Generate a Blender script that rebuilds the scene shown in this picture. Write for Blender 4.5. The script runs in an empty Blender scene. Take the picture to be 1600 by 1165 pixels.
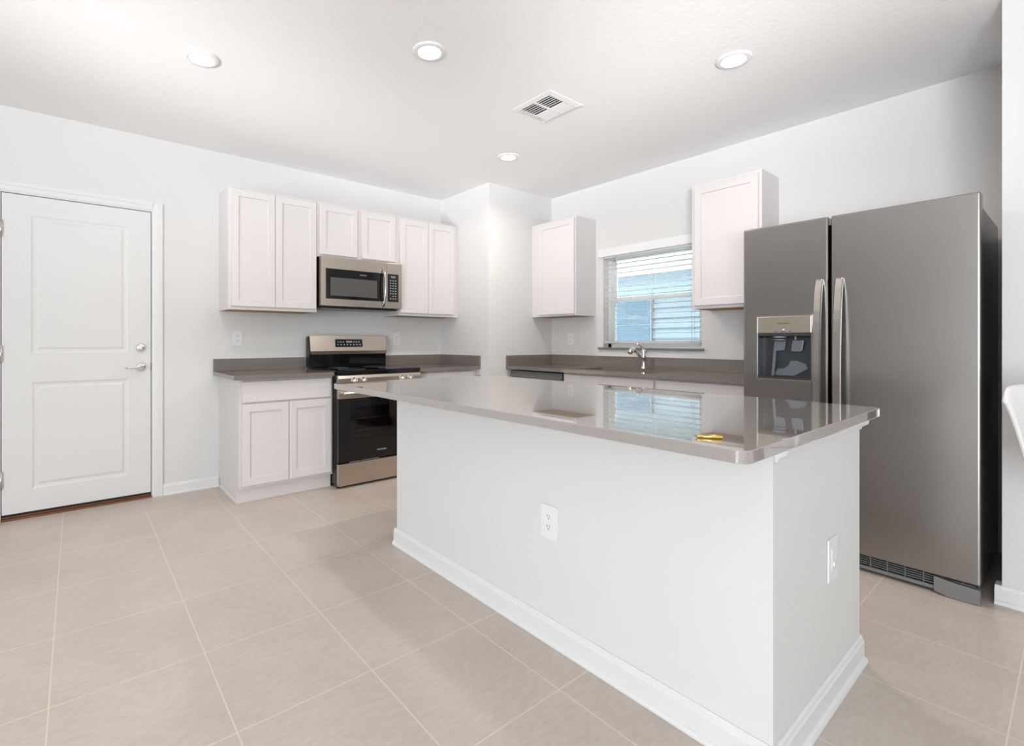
import bpy, bmesh, math, random
from mathutils import Vector, Matrix, Euler

random.seed(7)
PI = math.pi
sc = bpy.context.scene
COL = sc.collection

# ------------------------------------------------------------------ camera
H = 2.662                      # ceiling height
XB = 0.882                     # wall with the window (its face)
CHY = -0.786                   # face of the boxed-out corner
cd = bpy.data.cameras.new('camera')
cam = bpy.data.objects.new('camera', cd)
COL.objects.link(cam)
cam.location = (-3.063, -4.3053, 1.1574)
cam.rotation_euler = (PI/2, 0, -math.radians(38.569))
cd.sensor_width = 36
cd.lens = 767.08/1600*36
cd.shift_x = (800-730.94)/1600
cd.shift_y = (532.16-582.5)/1600
cd.clip_start = 0.02
cd.clip_end = 200
sc.camera = cam

# ------------------------------------------------------------------ view, world
sc.view_settings.view_transform = 'Standard'
sc.view_settings.look = 'None'
sc.view_settings.gamma = 1
sc.view_settings.use_curve_mapping = False
sc.view_settings.exposure = 0.07
w = bpy.data.worlds.new('world')
sc.world = w
w.use_nodes = True
bg = w.node_tree.nodes['Background']
bg.inputs[0].default_value = (0.90, 0.96, 1.0, 1)
bg.inputs[1].default_value = 9.0


def area(name, loc, direction, sx, sy, power, color, spread=PI):
    l = bpy.data.lights.new(name, 'AREA')
    l.shape = 'RECTANGLE'
    l.size = sx
    l.size_y = sy
    l.energy = power
    l.color = color
    l.spread = spread
    o = bpy.data.objects.new(name, l)
    COL.objects.link(o)
    o.location = loc
    o.rotation_euler = Vector(direction).to_track_quat('-Z', 'Z').to_euler()
    return o


# added area lights before the solid living-room walls, standing in for window daylight
area('fill_light_left', (-7.45, -5.9, 1.1), (1, 0.0, 0.0), 2.8, 2.0, 234, (0.86, 0.94, 1.0))
area('fill_light_rear', (-2.6, -8.45, 1.25), (0, 1, 0.0), 3.6, 2.2, 13, (0.95, 0.98, 1.0))


def bounce(loc, az, el, spread, power):
    """an added fill light out of view, aimed up to brighten the ceiling"""
    a_, e_ = math.radians(az), math.radians(el)
    area('ceiling_fill', loc, (math.sin(a_)*math.cos(e_), math.cos(a_)*math.cos(e_), math.sin(e_)),
         0.8, 0.8, power, (0.985, 0.985, 1.0), math.radians(spread))


bounce((-4.4, -5.6, 1.1), 18, 22, 40, 7.0)
bounce((-4.4, -5.6, 1.1), 40, 18, 30, 1.7)
bounce((-4.4, -5.6, 1.1), 62, 24, 40, 5.4)
bounce((-4.4, -5.6, 1.1), 56, 18, 30, 4.0)
bounce((-6.0, -2.2, 1.1), 75, 18, 30, 4.8)
bounce((-0.8, -5.9, 1.1), 3, 19, 32, 2.6)

# ------------------------------------------------------------------ materials
M = {}


def mat(name, col, rough=0.5, metal=0.0, spec=0.5, **kw):
    m = bpy.data.materials.new(name)
    m.use_nodes = True
    b = m.node_tree.nodes['Principled BSDF']
    b.inputs['Base Color'].default_value = (*col, 1)
    b.inputs['Roughness'].default_value = rough
    b.inputs['Metallic'].default_value = metal
    b.inputs['Specular IOR Level'].default_value = spec
    for k, v in kw.items():
        b.inputs[k].default_value = v
    M[name] = m
    return m


def nodes(m):
    nt = m.node_tree
    return nt, nt.nodes['Principled BSDF']


def N(nt, t, **kw):
    n = nt.nodes.new(t)
    for k, v in kw.items():
        if k in n.inputs:
            n.inputs[k].default_value = v
        else:
            setattr(n, k, v)
    return n


def bump(m, scale, strength, dist, detail=3.0, stretch=(1, 1, 1)):
    nt, b = nodes(m)
    tc = N(nt, 'ShaderNodeTexCoord')
    mp = N(nt, 'ShaderNodeMapping')
    mp.inputs['Scale'].default_value = stretch
    no = N(nt, 'ShaderNodeTexNoise')
    no.inputs['Scale'].default_value = scale
    no.inputs['Detail'].default_value = detail
    bu = N(nt, 'ShaderNodeBump')
    bu.inputs['Strength'].default_value = strength
    bu.inputs['Distance'].default_value = dist
    nt.links.new(tc.outputs['Object'], mp.inputs['Vector'])
    nt.links.new(mp.outputs['Vector'], no.inputs['Vector'])
    nt.links.new(no.outputs['Fac'], bu.inputs['Height'])
    nt.links.new(bu.outputs['Normal'], b.inputs['Normal'])


def mottle(m, c1, c2, scale, detail=4.0, stretch=(1, 1, 1), lo=0.35, hi=0.65):
    nt, b = nodes(m)
    tc = N(nt, 'ShaderNodeTexCoord')
    mp = N(nt, 'ShaderNodeMapping')
    mp.inputs['Scale'].default_value = stretch
    no = N(nt, 'ShaderNodeTexNoise')
    no.inputs['Scale'].default_value = scale
    no.inputs['Detail'].default_value = detail
    cr = N(nt, 'ShaderNodeValToRGB')
    cr.color_ramp.elements[0].position = lo
    cr.color_ramp.elements[0].color = (*c1, 1)
    cr.color_ramp.elements[1].position = hi
    cr.color_ramp.elements[1].color = (*c2, 1)
    nt.links.new(tc.outputs['Object'], mp.inputs['Vector'])
    nt.links.new(mp.outputs['Vector'], no.inputs['Vector'])
    nt.links.new(no.outputs['Fac'], cr.inputs['Fac'])
    nt.links.new(cr.outputs['Color'], b.inputs['Base Color'])
    return cr


mat('wall_paint', (0.77, 0.762, 0.752), 0.55, spec=0.3)
bump(M['wall_paint'], 160, 0.12, 0.002)
mat('ceiling_paint', (0.94, 0.94, 0.945), 0.7, spec=0.2)
bump(M['ceiling_paint'], 55, 0.35, 0.004, 4, (0.5, 1, 1))
mat('trim_white', (0.80, 0.795, 0.79), 0.35)
mat('door_white', (0.78, 0.775, 0.77), 0.38)
mat('cabinet_white', (0.745, 0.712, 0.706), 0.38)
mat('raw_wood', (0.42, 0.24, 0.09), 0.6)
mottle(M['raw_wood'], (0.36, 0.19, 0.06), (0.50, 0.30, 0.13), 6, 4, (1, 14, 1))
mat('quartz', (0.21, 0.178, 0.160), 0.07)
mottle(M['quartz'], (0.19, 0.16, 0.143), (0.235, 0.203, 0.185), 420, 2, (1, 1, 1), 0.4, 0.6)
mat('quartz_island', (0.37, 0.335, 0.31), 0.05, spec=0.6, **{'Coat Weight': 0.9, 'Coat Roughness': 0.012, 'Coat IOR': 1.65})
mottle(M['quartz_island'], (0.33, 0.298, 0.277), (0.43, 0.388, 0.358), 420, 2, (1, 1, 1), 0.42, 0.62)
mat('steel', (0.60, 0.53, 0.46), 0.27, 1.0)
bump(M['steel'], 60, 0.02, 0.001, 2, (0.02, 1, 8))
mat('steel_fridge', (0.335, 0.318, 0.303), 0.27, 1.0)
bump(M['steel_fridge'], 60, 0.015, 0.001, 2, (1, 0.02, 8))
mat('steel_handle', (0.52, 0.48, 0.44), 0.22, 1.0)
mat('steel_sink', (0.45, 0.43, 0.41), 0.3, 1.0)
mat('chrome', (0.82, 0.80, 0.78), 0.06, 1.0)
mat('nickel', (0.62, 0.60, 0.57), 0.18, 1.0)
mat('brass', (0.83, 0.55, 0.13), 0.2, 1.0)
mat('bronze', (0.22, 0.09, 0.045), 0.4, 0.3)
mat('black_gloss', (0.006, 0.006, 0.007), 0.05)
mat('black_satin', (0.012, 0.012, 0.014), 0.3)
mat('fridge_side', (0.075, 0.078, 0.085), 0.22)
bump(M['fridge_side'], 300, 0.15, 0.001)
mat('grey_plastic', (0.20, 0.195, 0.19), 0.4)
mat('dark_plastic', (0.045, 0.047, 0.052), 0.25)
mat('smoke_plastic', (0.16, 0.18, 0.21), 0.15)
mat('rubber', (0.01, 0.01, 0.01), 0.6)
mat('white_plastic', (0.86, 0.855, 0.85), 0.35)
mat('shell_white', (0.84, 0.82, 0.81), 0.3)
mat('slot_dark', (0.13, 0.12, 0.115), 0.6)
mat('vinyl_white', (0.88, 0.88, 0.88), 0.35)
mat('blind_white', (0.90, 0.90, 0.89), 0.4)
nt_, b_ = nodes(M['blind_white'])
tr_ = N(nt_, 'ShaderNodeBsdfTranslucent')
tr_.inputs[0].default_value = (0.92, 0.92, 0.90, 1)
mx_ = N(nt_, 'ShaderNodeMixShader')
mx_.inputs[0].default_value = 0.6
nt_.links.new(b_.outputs[0], mx_.inputs[1])
nt_.links.new(tr_.outputs[0], mx_.inputs[2])
nt_.links.new(mx_.outputs[0], nt_.nodes['Material Output'].inputs[0])
mat('duct_shade', (0.03, 0.03, 0.045), 0.6)
mat('legend_white', (0.55, 0.55, 0.55), 0.5)
mat('legend_dark', (0.06, 0.05, 0.05), 0.5)
mat('micro_window', (0.10, 0.095, 0.09), 0.12)
mat('vent_grey', (0.32, 0.33, 0.35), 0.4, 0.6)
mat('oven_cavity', (0.16, 0.125, 0.115), 0.4)
mat('rack_wire', (0.55, 0.52, 0.5), 0.3, 1.0)
mat('siding', (0.145, 0.20, 0.225), 0.6)
mat('siding_glass', (0.07, 0.125, 0.165), 0.4, spec=0.2)
mat('house_trim', (0.5, 0.52, 0.53), 0.5)
mat('lawn', (0.45, 0.46, 0.44), 0.9)
mat('base_metal', (0.6, 0.6, 0.6), 0.2, 1.0)


def emit(name, col, s):
    m = bpy.data.materials.new(name)
    m.use_nodes = True
    nt = m.node_tree
    nt.nodes.clear()
    e = nt.nodes.new('ShaderNodeEmission')
    e.inputs[0].default_value = (*col, 1)
    e.inputs[1].default_value = s
    o = nt.nodes.new('ShaderNodeOutputMaterial')
    nt.links.new(e.outputs[0], o.inputs[0])
    M[name] = m


emit('lamp_lens', (1.0, 0.95, 0.88), 6.0)
emit('display_white', (0.85, 0.95, 1.0), 0.9)


def see_through_mat(name, col, fac, tint=(1, 1, 1), gloss=False):
    """a thin pane: part clear, part surface"""
    m = bpy.data.materials.new(name)
    m.use_nodes = True
    nt = m.node_tree
    b = nt.nodes['Principled BSDF']
    b.inputs['Base Color'].default_value = (*col, 1)
    b.inputs['Roughness'].default_value = 0.03 if gloss else 0.8
    t = nt.nodes.new('ShaderNodeBsdfTransparent')
    t.inputs[0].default_value = (*tint, 1)
    mx = nt.nodes.new('ShaderNodeMixShader')
    if gloss:
        fr = nt.nodes.new('ShaderNodeFresnel')
        fr.inputs[0].default_value = 1.45
        g = nt.nodes.new('ShaderNodeBsdfGlossy')
        g.inputs['Roughness'].default_value = 0.02
        nt.links.new(fr.outputs[0], mx.inputs[0])
        nt.links.new(t.outputs[0], mx.inputs[1])
        nt.links.new(g.outputs[0], mx.inputs[2])
    else:
        mx.inputs[0].default_value = fac
        nt.links.new(t.outputs[0], mx.inputs[1])
        nt.links.new(b.outputs[0], mx.inputs[2])
    nt.links.new(mx.outputs[0], nt.nodes['Material Output'].inputs[0])
    M[name] = m


see_through_mat('pane_glass', (1, 1, 1), 0.05, (0.97, 0.99, 1.0), gloss=True)
see_through_mat('tinted_glass', (1, 1, 1), 0.05, (0.72, 0.68, 0.68), gloss=True)
see_through_mat('insect_screen', (0.10, 0.11, 0.12), 0.30)


def floor_mat():
    m = mat('floor_tile', (0.6, 0.52, 0.46), 0.32, spec=0.4)
    nt, b = nodes(m)
    tc = N(nt, 'ShaderNodeTexCoord')
    mp = N(nt, 'ShaderNodeMapping')
    mp.inputs['Location'].default_value = (1.81 + 0.4405*40, 0.852 + 0.4736*40, 0)
    br = N(nt, 'ShaderNodeTexBrick')
    br.offset = 0.0
    br.squash = 1.0
    br.inputs['Color1'].default_value = (0.0, 0.0, 0.0, 1)
    br.inputs['Color2'].default_value = (1, 1, 1, 1)
    br.inputs['Scale'].default_value = 1
    br.inputs['Mortar Size'].default_value = 0.0026
    br.inputs['Mortar Smooth'].default_value = 0.15
    br.inputs['Brick Width'].default_value = 0.4405
    br.inputs['Row Height'].default_value = 0.4736
    nt.links.new(tc.outputs['Object'], mp.inputs['Vector'])
    nt.links.new(mp.outputs['Vector'], br.inputs['Vector'])
    n1 = N(nt, 'ShaderNodeTexNoise')
    n1.inputs['Scale'].default_value = 3.2
    n1.inputs['Detail'].default_value = 6
    nt.links.new(tc.outputs['Object'], n1.inputs['Vector'])
    mp2 = N(nt, 'ShaderNodeMapping')
    mp2.inputs['Scale'].default_value = (26, 60, 1)
    mp2.inputs['Rotation'].default_value = (0, 0, 0.5)
    nt.links.new(tc.outputs['Object'], mp2.inputs['Vector'])
    n2 = N(nt, 'ShaderNodeTexNoise')
    n2.inputs['Scale'].default_value = 1.0
    n2.inputs['Detail'].default_value = 5
    nt.links.new(mp2.outputs['Vector'], n2.inputs['Vector'])
    ad = N(nt, 'ShaderNodeMath', operation='ADD')
    nt.links.new(n1.outputs['Fac'], ad.inputs[0])
    nt.links.new(n2.outputs['Fac'], ad.inputs[1])
    cr = N(nt, 'ShaderNodeValToRGB')
    cr.color_ramp.elements[0].position = 0.7
    cr.color_ramp.elements[0].color = (0.550, 0.468, 0.408, 1)
    cr.color_ramp.elements[1].position = 1.3
    cr.color_ramp.elements[1].color = (0.630, 0.556, 0.500, 1)
    half = N(nt, 'ShaderNodeMath', operation='MULTIPLY')
    half.inputs[1].default_value = 1.0
    nt.links.new(ad.outputs[0], half.inputs[0])
    nt.links.new(half.outputs[0], cr.inputs['Fac'])
    # the ramp is 0..1, so scale the sum to it
    half.inputs[1].default_value = 0.5
    cr.color_ramp.elements[0].position = 0.36
    cr.color_ramp.elements[1].position = 0.64
    mx = N(nt, 'ShaderNodeMix', data_type='RGBA')
    nt.links.new(br.outputs['Fac'], mx.inputs['Factor'])
    nt.links.new(cr.outputs['Color'], mx.inputs[6])
    mx.inputs[7].default_value = (0.74, 0.65, 0.56, 1)
    nt.links.new(mx.outputs[2], b.inputs['Base Color'])
    bu = N(nt, 'ShaderNodeBump')
    bu.invert = True
    bu.inputs['Strength'].default_value = 0.5
    bu.inputs['Distance'].default_value = 0.002
    nt.links.new(br.outputs['Fac'], bu.inputs['Height'])
    nt.links.new(bu.outputs['Normal'], b.inputs['Normal'])


floor_mat()


# ------------------------------------------------------------------ geometry helpers
class MB:
    """collects shapes and links them as ONE mesh object"""

    def __init__(self):
        self.bm = bmesh.new()

    def _add(self, tmp):
        me = bpy.data.meshes.new('tmp')
        tmp.to_mesh(me)
        tmp.free()
        self.bm.from_mesh(me)
        bpy.data.meshes.remove(me)

    def box(self, x0, x1, y0, y1, z0, z1, bev=0.0, seg=2, rot=None, piv=None):
        t = bmesh.new()
        vs = [t.verts.new((x, y, z)) for z in (z0, z1) for y in (y0, y1) for x in (x0, x1)]
        for f in ((0, 2, 3, 1), (4, 5, 7, 6), (0, 1, 5, 4), (2, 6, 7, 3), (0, 4, 6, 2), (1, 3, 7, 5)):
            t.faces.new([vs[i] for i in f])
        bmesh.ops.recalc_face_normals(t, faces=t.faces)
        if bev:
            bmesh.ops.bevel(t, geom=list(t.edges), offset=bev, segments=seg, profile=0.6, affect='EDGES')
        if rot is not None:
            c = Vector(piv or ((x0+x1)/2, (y0+y1)/2, (z0+z1)/2))
            bmesh.ops.transform(t, matrix=Matrix.Translation(c) @ Euler(rot).to_matrix().to_4x4() @ Matrix.Translation(-c), verts=t.verts)
        self._add(t)
        return self

    def prism(self, pts, axis, a0, a1, bev=0.0, seg=2):
        """closed 2-D outline pts extruded along an axis; pts are the two other axes in xyz order"""
        t = bmesh.new()

        def v(p, a):
            q = list(p)
            q.insert('xyz'.index(axis), a)
            return t.verts.new(q)
        A = [v(p, a0) for p in pts]
        B = [v(p, a1) for p in pts]
        t.faces.new(A)
        t.faces.new(B)
        n = len(pts)
        for i in range(n):
            t.faces.new((A[i], A[(i+1) % n], B[(i+1) % n], B[i]))
        bmesh.ops.recalc_face_normals(t, faces=t.faces)
        if bev:
            ed = [e for e in t.edges if abs(e.verts[0].co['xyz'.index(axis)]-e.verts[1].co['xyz'.index(axis)]) < 1e-6]
            bmesh.ops.bevel(t, geom=ed, offset=bev, segments=seg, profile=0.6, affect='EDGES')
        self._add(t)
        return self

    def tube(self, path, r, n=12, cap=True, sx=1.0):
        """round bar along a path; r may be a list; sx flattens it along the first normal"""
        t = bmesh.new()
        P = [Vector(p) for p in path]
        R = r if isinstance(r, (list, tuple)) else [r]*len(P)
        rings = []
        up = None
        for i, p in enumerate(P):
            d = (P[min(i+1, len(P)-1)]-P[max(i-1, 0)]).normalized()
            if up is None:
                up = Vector((0, 0, 1)) if abs(d.z) < 0.9 else Vector((1, 0, 0))
            a = d.cross(up).normalized()
            b = a.cross(d).normalized()
            up = b
            rings.append([t.verts.new(p + (a*math.cos(2*PI*k/n)*sx + b*math.sin(2*PI*k/n))*R[i]) for k in range(n)])
        for i in range(len(P)-1):
            for k in range(n):
                t.faces.new((rings[i][k], rings[i][(k+1) % n], rings[i+1][(k+1) % n], rings[i+1][k]))
        if cap:
            t.faces.new(rings[0])
            t.faces.new(rings[-1])
        bmesh.ops.recalc_face_normals(t, faces=t.faces)
        for f in t.faces:
            f.smooth = len(f.verts) == 4
        self._add(t)
        return self

    def lathe(self, prof, c, axis='z', n=32):
        """profile [(radius, height)] turned about an axis through c"""
        t = bmesh.new()
        rings = []
        for (r, h) in prof:
            ring = []
            for k in range(n):
                a = 2*PI*k/n
                u, v_ = r*math.cos(a), r*math.sin(a)
                p = {'z': (u, v_, h), 'y': (u, h, v_), 'x': (h, u, v_)}[axis]
                ring.append(t.verts.new(Vector(c)+Vector(p)))
            rings.append(ring)
        for i in range(len(prof)-1):
            for k in range(n):
                t.faces.new((rings[i][k], rings[i][(k+1) % n], rings[i+1][(k+1) % n], rings[i+1][k]))
        t.faces.new(rings[0])
        t.faces.new(rings[-1])
        bmesh.ops.remove_doubles(t, verts=t.verts, dist=1e-6)
        bmesh.ops.recalc_face_normals(t, faces=t.faces)
        for f in t.faces:
            f.smooth = len(f.verts) <= 4
        self._add(t)
        return self

    def panel(self, x0, x1, z0, z1, yf, yb, holes, edge=0.002):
        """a slab facing -y whose front carries moulded panels. holes: (x0,x1,z0,z1,[(inset,depth),...])"""
        t = bmesh.new()
        e = edge
        X = sorted({x0+e, x1-e, *[h[0] for h in holes], *[h[1] for h in holes]})
        Z = sorted({z0+e, z1-e, *[h[2] for h in holes], *[h[3] for h in holes]})

        def q(a):
            t.faces.new([t.verts.new(p) for p in a])
        for i in range(len(X)-1):
            for j in range(len(Z)-1):
                cx, cz = (X[i]+X[i+1])/2, (Z[j]+Z[j+1])/2
                if any(h[0] < cx < h[1] and h[2] < cz < h[3] for h in holes):
                    continue
                q([(X[i], yf, Z[j]), (X[i+1], yf, Z[j]), (X[i+1], yf, Z[j+1]), (X[i], yf, Z[j+1])])

        def ring(o, i_):
            for k in range(4):
                q([o[k], o[(k+1) % 4], i_[(k+1) % 4], i_[k]])

        def rect(a, b, c, d, y):
            return [(a, y, c), (b, y, c), (b, y, d), (a, y, d)]
        for (a, b, c, d, prof) in holes:
            prev = rect(a, b, c, d, yf)
            for (ins, dep) in prof:
                cur = rect(a+ins, b-ins, c+ins, d-ins, yf+dep)
                ring(prev, cur)
                prev = cur
            q(prev)
        front = rect(x0+e, x1-e, z0+e, z1-e, yf)
        side = rect(x0, x1, z0, z1, yf+e)
        back = rect(x0, x1, z0, z1, yb)
        ring(side, front)
        ring(back, side)
        q(back[::-1])
        bmesh.ops.remove_doubles(t, verts=t.verts, dist=1e-5)
        bmesh.ops.recalc_face_normals(t, faces=t.faces)
        self._add(t)
        return self

    def quad(self, *pts):
        self.bm.faces.new([self.bm.verts.new(p) for p in pts])
        return self

    def text(self, s, size, matrix, depth=0.0004):
        cu = bpy.data.curves.new('t', 'FONT')
        cu.body = s
        cu.size = size
        cu.extrude = depth
        cu.align_x = 'CENTER'
        cu.align_y = 'CENTER'
        cu.resolution_u = 3
        o = bpy.data.objects.new('t', cu)
        COL.objects.link(o)
        bpy.context.view_layer.update()
        me = bpy.data.meshes.new_from_object(o.evaluated_get(bpy.context.evaluated_depsgraph_get()))
        me.transform(matrix)
        self.bm.from_mesh(me)
        bpy.data.objects.remove(o)
        bpy.data.curves.remove(cu)
        bpy.data.meshes.remove(me)
        return self

    def build(self, name, m, parent=None, loc=None, smooth=False):
        me = bpy.data.meshes.new(name)
        if smooth:
            for f in self.bm.faces:
                f.smooth = True
        self.bm.to_mesh(me)
        self.bm.free()
        me.materials.append(M[m] if isinstance(m, str) else m)
        o = bpy.data.objects.new(name, me)
        COL.objects.link(o)
        if parent is not None:
            o.parent = parent
        if loc is not None:
            o.location = loc
        return o


def tag(o, label=None, cat=None, group=None, kind=None):
    if label:
        o['label'] = label
    if cat:
        o['category'] = cat
    if group:
        o['group'] = group
    if kind:
        o['kind'] = kind
    return o


def thing(name, label, cat, loc=(0, 0, 0), rz=0.0, group=None):
    o = bpy.data.objects.new(name, None)
    o.empty_display_size = 0.1
    COL.objects.link(o)
    o.location = loc
    o.rotation_euler = (0, 0, rz)
    return tag(o, label, cat, group)


def struct(o, label=None, cat=None):
    return tag(o, label, cat, kind='structure')


def dup(root, loc, rz=None, label=None, skip=()):
    r = root.copy()
    COL.objects.link(r)
    r.location = loc
    if rz is not None:
        r.rotation_euler = (0, 0, rz)
    if label:
        r['label'] = label
    for ch in list(root.children):
        c = ch.copy()
        COL.objects.link(c)
        c.parent = r
        for g in list(ch.children):
            d = g.copy()
            COL.objects.link(d)
            d.parent = c
    return r


# ================================================================== THE SETTING
XL, YF = -7.6, -8.6           # far sides of the open living area behind the camera
b = MB().box(XL-0.12, XB+0.14, YF-0.12, 0.14, -0.06, 0.0)
struct(b.build('floor', 'floor_tile'), 'beige square ceramic tile floor with pale grout lines', 'floor')
b = MB().box(XL-0.12, XB+0.14, YF-0.12, 0.14, H, H+0.08)
struct(b.build('ceiling', 'ceiling_paint'), 'flat white textured ceiling with recessed lights', 'ceiling')

DL, DR, DT = -3.437, -2.6309, 2.108      # door slab
b = MB()
b.box(XL-0.12, DL-0.024, 0, 0.12, 0, H)
b.box(DR+0.024, XB+0.12, 0, 0.12, 0, H)
b.box(DL-0.024, DR+0.024, 0, 0.12, DT+0.024, H)
struct(b.build('wall_back', 'wall_paint'), 'white painted wall behind the range and the entry door', 'wall')

WY0, WY1, WZ0, WZ1 = -2.385, -1.438, 1.095, 1.985     # window opening
STY = -4.082
b = MB()
b.box(XB, XB+0.16, WY1, 0, 0, H)
b.box(XB, XB+0.16, STY-0.12, WY0, 0, H)
b.box(XB, XB+0.16, WY0, WY1, 0, WZ0-0.02)
b.box(XB, XB+0.16, WY0, WY1, WZ1, H)
struct(b.build('wall_right', 'wall_paint'), 'white painted wall with the window above the sink', 'wall')
b = MB().box(0.0, XB, CHY, 0, 0, H)
struct(b.build('wall_corner', 'wall_paint'), 'white boxed-out wall corner between the two counters', 'wall')
STX = 0.122
b = MB().box(STX, XB, YF, STY, 0, H)
struct(b.build('wall_near', 'wall_paint'), 'white end wall at the right edge beside the refrigerator', 'wall')
b = MB().box(XL-0.12, XL, YF, 0, 0, H)
struct(b.build('wall_left', 'wall_paint'), 'white wall of the open living area', 'wall')
b = MB().box(XL-0.12, STX, YF-0.12, YF, 0, H)
struct(b.build('wall_front', 'wall_paint'), 'white far wall of the open living area', 'wall')


def base_profile(t=0.014, h=0.083, shoe=0.011):
    """(out, z): baseboard with an eased top and a quarter-round shoe"""
    return [(0, 0), (t+shoe, 0), (t+shoe, 0.007), (t+shoe*0.72, 0.014), (t, 0.019), (t, h*0.78), (t*0.75, h*0.84), (t*0.6, h*0.94), (t*0.3, h), (0, h)]


# baseboards: on wall_back it faces -y, on the end wall -x
def baseboard_y(mb, x0, x1, yw, h=0.083):
    mb.prism([(yw-o, z) for o, z in base_profile(h=h)], 'x', x0, x1)


def baseboard_x(mb, y0, y1, xw, h=0.083):
    mb.prism([(xw-o, z) for o, z in base_profile(h=h)], 'y', y0, y1)


b = MB()
baseboard_y(b, -2.5577, -2.1745, -0.0005)
struct(b.build('baseboard_back', 'trim_white'), 'white baseboard between the entry door and the lower cabinet', 'baseboard')
b = MB()
baseboard_x(b, YF, STY+0.022, STX-0.0005)
b.box(STX-0.014, STX+0.05, STY+0.0005, STY+0.02, 0, 0.083)
struct(b.build('baseboard_right', 'trim_white'), 'white baseboard at the foot of the end wall', 'baseboard')

# ------------------------------------------------------------------ entry door
d = struct(thing('door_1', 'white two-panel entry door with a silver lever and deadbolt', 'door', ((DL+DR)/2, 0, 0)))
ox = (DL+DR)/2
hw = (DR-DL)/2
GAP = 0.004
mold = [(0.0, 0.0), (0.012, 0.006), (0.026, 0.007), (0.036, 0.002), (0.042, 0.001)]
b = MB().panel(-hw, hw, 0.038, DT, 0.004, 0.044,
               [(-3.297-ox, -2.771-ox, 1.075, 1.981, mold), (-3.291-ox, -2.767-ox, 0.186, 0.885, mold)])
slab = b.build('door_slab', 'door_white', d)
# jamb with its stop, and the casing around it
b = MB()
b.box(-hw-GAP-0.0195, -hw-GAP, 0, 0.12, 0, DT+GAP)
b.box(hw+GAP, hw+GAP+0.0195, 0, 0.12, 0, DT+GAP)
b.box(-hw-GAP-0.0195, hw+GAP+0.0195, 0, 0.12, DT+GAP, DT+GAP+0.0195)
b.box(-hw-GAP, hw+GAP, 0.05, 0.065, DT-0.02, DT+GAP)
b.build('door_jamb', 'trim_white', d)
b = MB().box(-hw-GAP, hw+GAP, 0.062, 0.075, 0.0, DT+GAP)  # dark sheet behind the whole slab, so the door gaps read as shade
b.build('gap_shade_sheet', 'rubber', d)


def casing(mb, x0, x1, z0, z1, flip=False):
    s = [(x0, 0), (x0, -0.017), (x0+(x1-x0)*0.35, -0.017), (x0+(x1-x0)*0.45, -0.013), (x0+(x1-x0)*0.8, -0.011), (x1, -0.007), (x1, 0)]
    mb.prism(s, 'z', z0, z1)


b = MB()
ci = hw+GAP+0.006
casing(b, ci+0.062, ci, 0, DT+GAP+0.006+0.062)
casing(b, -ci-0.062, -ci, 0, DT+GAP+0.006+0.062)
zt = DT+GAP+0.006
b.prism([(0, zt), (-0.007, zt), (-0.011, zt+0.012), (-0.013, zt+0.034), (-0.017, zt+0.04), (-0.017, zt+0.062), (0, zt+0.062)], 'x', -ci, ci)
b.build('door_casing', 'trim_white', d)
b = MB().box(-hw-GAP, hw+GAP, -0.012, 0.06, 0, 0.012, 0.003).box(-hw-GAP, hw+GAP, 0.012, 0.05, 0.012, 0.022, 0.003)
tag(b.build('threshold', 'bronze', d), 'reddish brown threshold')
b = MB().box(-hw+0.002, hw-0.002, 0.012, 0.040, 0.024, 0.0375)  # black strip standing for the shade in the gap under the slab
b.build('gap_shade_strip', 'rubber', d)
for z in (1.876, 1.072, 0.262):
    b = MB().tube([(-hw-0.002, -0.006, z-0.052), (-hw-0.002, -0.006, z+0.052)], 0.0075, 12)
    b.tube([(-hw-0.002, -0.006, z+0.052), (-hw-0.002, -0.006, z+0.058)], [0.006, 0.003], 10)
    b.box(-hw-0.002, -hw+0.006, -0.002, 0.0035, z-0.05, z+0.05)
    tag(b.build('hinge', 'nickel', d), 'satin nickel hinge')
lx = -2.694-ox
b = MB().lathe([(0.0, -0.012), (0.024, -0.012), (0.031, -0.006), (0.033, 0.0035)], (lx, 0, 0.966), 'y', 28)
b.tube([(lx, -0.01, 0.966), (lx, -0.045, 0.966)], 0.0105, 14)
b.tube([(lx+0.008, -0.048, 0.966), (lx-0.02, -0.052, 0.966), (lx-0.06, -0.051, 0.964), (lx-0.098, -0.047, 0.961)], [0.011, 0.0105, 0.008, 0.0065], 14)
tag(b.build('lever_handle', 'chrome', d), 'polished lever handle')
b = MB().lathe([(0.0, -0.016), (0.022, -0.016), (0.028, -0.010), (0.031, 0.0035)], (lx, 0, 1.107), 'y', 28)
b.box(lx-0.006, lx+0.006, -0.032, -0.014, 1.107-0.014, 1.107+0.014, 0.003)
tag(b.build('deadbolt', 'chrome', d), 'polished deadbolt with a thumb turn')
b = MB().box(hw-0.001, hw+GAP, -0.0015, 0.03, 0.94, 0.995)
b.build('strike_plate', 'bronze', d)

ds = thing('door_stop', 'small black rubber door stop on the floor at the hinge side of the door', 'door stop', (-3.452, -0.085, 0))
MB().lathe([(0.0, 0.0), (0.016, 0.0), (0.0165, 0.004), (0.008, 0.007), (0, 0.007)], (0, 0, 0), 'z', 20).build('stop_base', 'nickel', ds)
MB().lathe([(0.0, 0.0065), (0.012, 0.0065), (0.0155, 0.014), (0.0155, 0.030), (0.010, 0.037), (0, 0.038)], (0, 0, 0), 'z', 20).build('stop_bumper', 'rubber', ds)

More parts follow.
